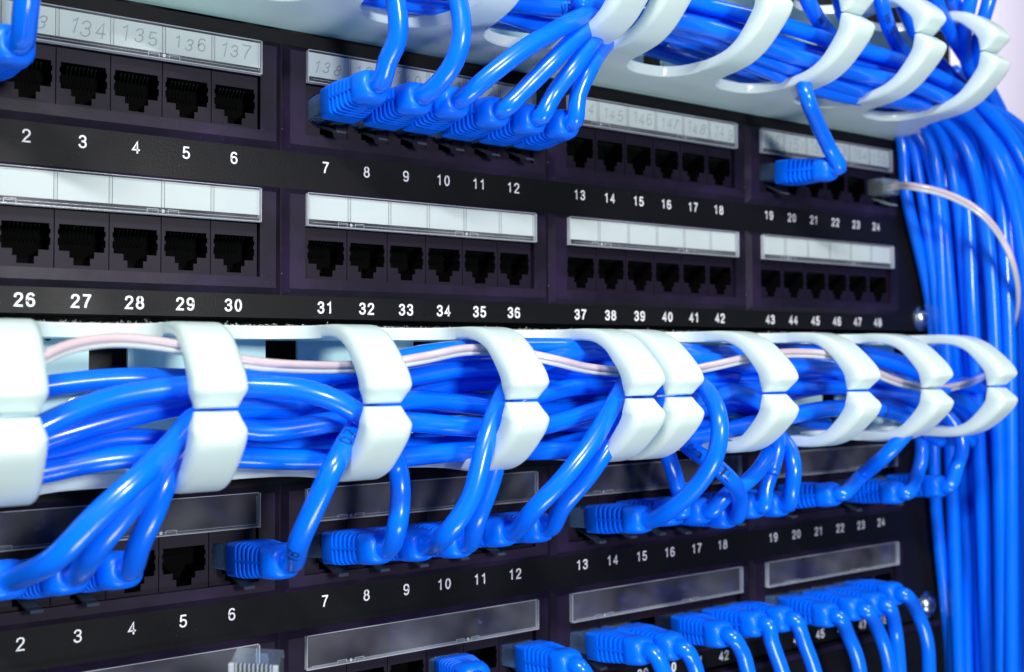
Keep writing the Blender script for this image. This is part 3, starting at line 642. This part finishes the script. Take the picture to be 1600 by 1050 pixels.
#--- long runs in the upper organizer
GU = 'blue cables lying in the upper organizer'
upr = [
    ('topmost blue cable of the upper organizer bundle, right of the paired fingers', 40, [(900, -60), (1000, -20), (1100, 8), (1200, 32), (1320, 70), (1440, 108), (1525, 158), (1585, 225), (1630, 340), (1660, 600), (1670, 1080)]),
    ('second blue cable from the top of the upper organizer bundle', 34, [(850, -50), (1000, -5), (1100, 30), (1200, 62), (1320, 95), (1440, 122), (1520, 172), (1575, 255), (1610, 390), (1635, 640), (1640, 1080)]),
    ('third blue cable from the top of the upper organizer bundle, broad and lit', 42, [(900, 0), (1000, 20), (1110, 45), (1200, 75), (1320, 110), (1440, 138), (1515, 180), (1565, 260), (1600, 410), (1610, 700), (1615, 1080)]),
    ('fourth blue cable from the top of the upper organizer bundle', 30, [(600, -60), (800, -20), (1000, 40), (1110, 72), (1200, 98), (1320, 128), (1420, 140), (1500, 165), (1550, 220), (1580, 400), (1590, 700), (1590, 1080)]),
    ('fifth blue cable from the top of the upper organizer bundle', 36, [(1000, 20), (1110, 60), (1220, 100), (1320, 135), (1400, 155), (1470, 168), (1530, 200), (1560, 300), (1575, 500), (1580, 1080)]),
    ('low blue cable right of the pair of fingers, lying on the organizer floor', 12, [(560, 5), (680, 18), (800, 35), (900, 50), (1000, 72), (1100, 102), (1200, 128), (1320, 150), (1400, 172), (1450, 240), (1475, 500), (1500, 1080)]),
    ('blue cable behind the slanting fingers, lower middle of the upper bundle', 22, [(1050, 60), (1180, 112), (1260, 125), (1330, 142), (1400, 160), (1460, 190), (1500, 260), (1520, 500), (1545, 1080)]),
    ('lowest blue cable resting on the last fingers of the upper organizer', 32, [(1150, 90), (1250, 130), (1330, 152), (1410, 160), (1470, 180), (1510, 230), (1540, 350), (1560, 700), (1565, 1080)]),
    ('blue cable crossing behind the clipped fingers at the top edge, with small lettering', 34, [(420, -90), (600, -30), (720, -8), (800, 4), (870, 12), (960, 5), (1100, -20)]),
    ('second blue cable crossing behind the clipped fingers at the top edge, with small lettering', 26, [(420, -70), (560, -10), (680, 10), (760, 15), (850, 40), (960, 45), (1080, 50), (1200, 90)]),
    ('thin seen blue cable in the cut-out at the top edge behind two rising cables', 14, [(420, -60), (580, 0), (700, 22), (800, 26), (900, 40), (1040, 60)]),
]
for i, (lab, D, p) in enumerate(upr):
    rn = random.Random(40+i)
    tx = ((100, 'VERTEL', 3.0, -.2, 1),) if lab.startswith('blue cable crossing') else (((112, 'CAT 6', 3.0, .2, 1),) if lab.startswith('second blue cable crossing') else ())
    cable(lab, [(a, b, D+rn.uniform(-1, 1)) for a, b in p], group=GU, texts=tx)
#--- cables coming down from above into the upper organizer
GD = 'blue cables dropping from above into the upper organizer'
for lab, p in (
        ('dropping blue cable just right of the first top clipped finger, printed in black', [(1235, -80, 46), (1258, -10, 48), (1285, 40, 40), (1330, 80, 26), (1420, 120, 20)]),
        ('dropping blue cable left of the second top finger, half behind it', [(1300, -80, 46), (1310, -10, 46), (1325, 40, 38), (1370, 90, 26), (1450, 130, 20)]),
        ('dropping blue cable with black print right of the second top finger', [(1360, -90, 48), (1372, -20, 50), (1388, 40, 44), (1420, 90, 30), (1500, 140, 20)]),
        ('dropping blue cable left of the third top finger, bending behind it', [(1385, -90, 42), (1400, -20, 44), (1425, 40, 38), (1460, 90, 28), (1530, 160, 18)]),
        ('dropping blue cable over the third top finger gap, first of two close ones', [(1440, -90, 50), (1455, -20, 52), (1485, 50, 44), (1515, 100, 34), (1560, 180, 22), (1600, 400, 14)]),
        ('dropping blue cable over the third top finger gap, second of two close ones', [(1470, -90, 46), (1485, -20, 48), (1505, 50, 40), (1530, 110, 30), (1580, 220, 20), (1615, 500, 12)]),
        ('dropping blue cable left of the last top finger, nearly upright', [(1525, -90, 54), (1518, -10, 54), (1508, 45, 48), (1512, 100, 36), (1550, 170, 24)]),
        ('rightmost dropping blue cable, crossing the pale wall', [(1560, -90, 54), (1548, -10, 54), (1532, 50, 48), (1530, 110, 36), (1560, 190, 24)])):
    cable(lab, p, group=GD, texts=((36, 'CH 27', 3.0, .1, 1),) if False else (((34, 'MM 26', 2.8, .1, 1),) if 'black' in lab else ()))
#--- the vertical bundle at right
GV = 'blue cables hanging in the vertical bundle'
ordn = ['first', 'second', 'third', 'fourth', 'fifth', 'sixth', 'seventh', 'eighth', 'ninth', 'tenth', 'eleventh', 'twelfth', 'thirteenth']
for i in range(11):
    rn = random.Random(70+i)
    x0 = 1407+i*15.5; x1 = 1449+i*14.5+rn.uniform(-4, 4); x2 = 1466+i*13+rn.uniform(-5, 5); x3 = 1484+i*12+rn.uniform(-4, 4)
    D = 4+(i % 2)*4 if i < 5 else -4-(i % 3)*7
    p = [(x0-70, 110, 6), (x0-30, 150, D), (x0, 215, D), (x0+12, 300, D), (x1, 500, D), (x2, 760, D+2), (x3, 1040, D), (x3+4, 1180, D)]
    cable('hanging blue cable of the rear layer right of the panels, %s from the left' % ordn[i], [(a+(rn.uniform(-5, 5) if 300 <= b < 1100 else 0), b, c) for a, b, c in p], group=GV, r=rn.choice((2.3, 2.5, 2.7)))
for i in range(9):
    rn = random.Random(190+i)
    x0 = 1450+i*22; x1 = 1492+i*20+rn.uniform(-5, 5); x2 = 1504+i*18+rn.uniform(-5, 5); x3 = 1510+i*17+rn.uniform(-6, 6)
    D = 14+(i % 2)*5+i*.8
    p = [(x0-120, 135+i*3, D+12), (x0-55, 150+i*4, D+12), (x0, 205+i*4, D+6), (x0+22, 300, D), (x1, 500, D-2), (x2, 760, D-4), (x3, 1040, D-4), (x3+3, 1180, D-4)]
    cable('hanging blue cable of the front layer at the right edge, %s from the left' % ordn[i], [(a+(rn.uniform(-5, 5) if 300 <= b < 1100 else 0), b, c) for a, b, c in p], group=GV, r=rn.choice((2.3, 2.55, 2.7)))
#--- the pinkish flat cord from port 24
root = thing('telephone_cord', 'thin pinkish white cord from port 24, looping at right and threading through the middle organizer', 'cord', (portx(23), 0, 16.9))
base = Vector((portx(23), 0, 16.9))
pts = [base+Vector((0, -7, 0)), base+Vector((.4, -12, 0))]+[W(*p) for p in [(1430, 292, 22), (1480, 304, 32), (1535, 335, 42), (1572, 385, 46), (1589, 440, 44), (1588, 495, 36), (1572, 540, 26), (1555, 570, 24), (1520, 596, 38), (1470, 607, 44), (1430, 604, 47), (1385, 590, 48), (1340, 567, 48), (1295, 555, 49), (1230, 552, 48), (1170, 560, 48), (1110, 573, 48), (1050, 584, 47), (980, 582, 46), (920, 576, 44), (865, 563, 46), (800, 550, 42), (730, 547, 42), (660, 560, 46), (590, 571, 44), (480, 574, 46), (390, 567, 48), (310, 549, 48), (240, 536, 48), (170, 532, 50), (110, 542, 52), (66, 562, 54), (20, 600, 52), (-60, 640, 48)]]
path = catmull(pts, 2.0); loc = [p-base for p in path]
mb = MB(); tube(mb, [p+Vector((0, 0, .6)) for p in loc], 1.1, 12); link('jacket', mb.mesh('jacket', M['pink'], True), root)
mb = MB(); tube(mb, [p+Vector((0, .3, -.95)) for p in loc], .75, 10); link('clear_strand', mb.mesh('clear_strand', M['cord'], True), root)
pl = link('plug', PLUGW, root, (0, 0, 0), ident_quat(Vector((0, -1, 0)))); link('contact_pins', PINS, pl)
link('latch', LATCHW, root, (0, 0, 0), ident_quat(Vector((0, -1, 0))))
#--- loose clear plug standing up at the bottom
tip = W(403, 1062, 48)
root = thing('network_cable', 'loose cable end with a clear unbooted plug pointing up at the bottom edge', 'network cable', tip)
q = ident_quat(Vector((.12, .34, -1)), Vector((.85, -.53, 0)))
pl = link('plug', PLUGW, root, (0, 0, 0), q); link('contact_pins', PINS, pl); link('latch', LATCHW, root, (0, 0, 0), q)
mb = MB()
for i in range(9): mb.box(-4.08+i*1.02-.14, -4.08+i*1.02+.14, 3.62, 4.4, -7.3, -2.2)
mb.box(-5.9, -4.6, 3.62, 4.5, -7.3, 6, .1); mb.box(4.6, 5.9, 3.62, 4.5, -7.3, 6, .1)
link('comb', mb.mesh('comb', M['edge']), pl)
for i in range(8):
    mb = MB(); tube(mb, catmull([Vector((-3.57+i*1.02, 2.2, -5)), Vector((-3.4+i*.97, 1.4, 0)), Vector((-1.6+i*.46, .3, 6))], 1.5), .42, 8)
    link('wire', mb.mesh('wire', M['blue'] if i % 2 else M['cord'], True), pl)
mb = MB(); tube(mb, catmull([Vector((0, 0, 1)), Vector((.6, -1.5, -8)), Vector((3, -3, -25)), Vector((10, -2, -60))], 2), 2.4, 14); link('jacket', mb.mesh('jacket', M['blue'], True), root)
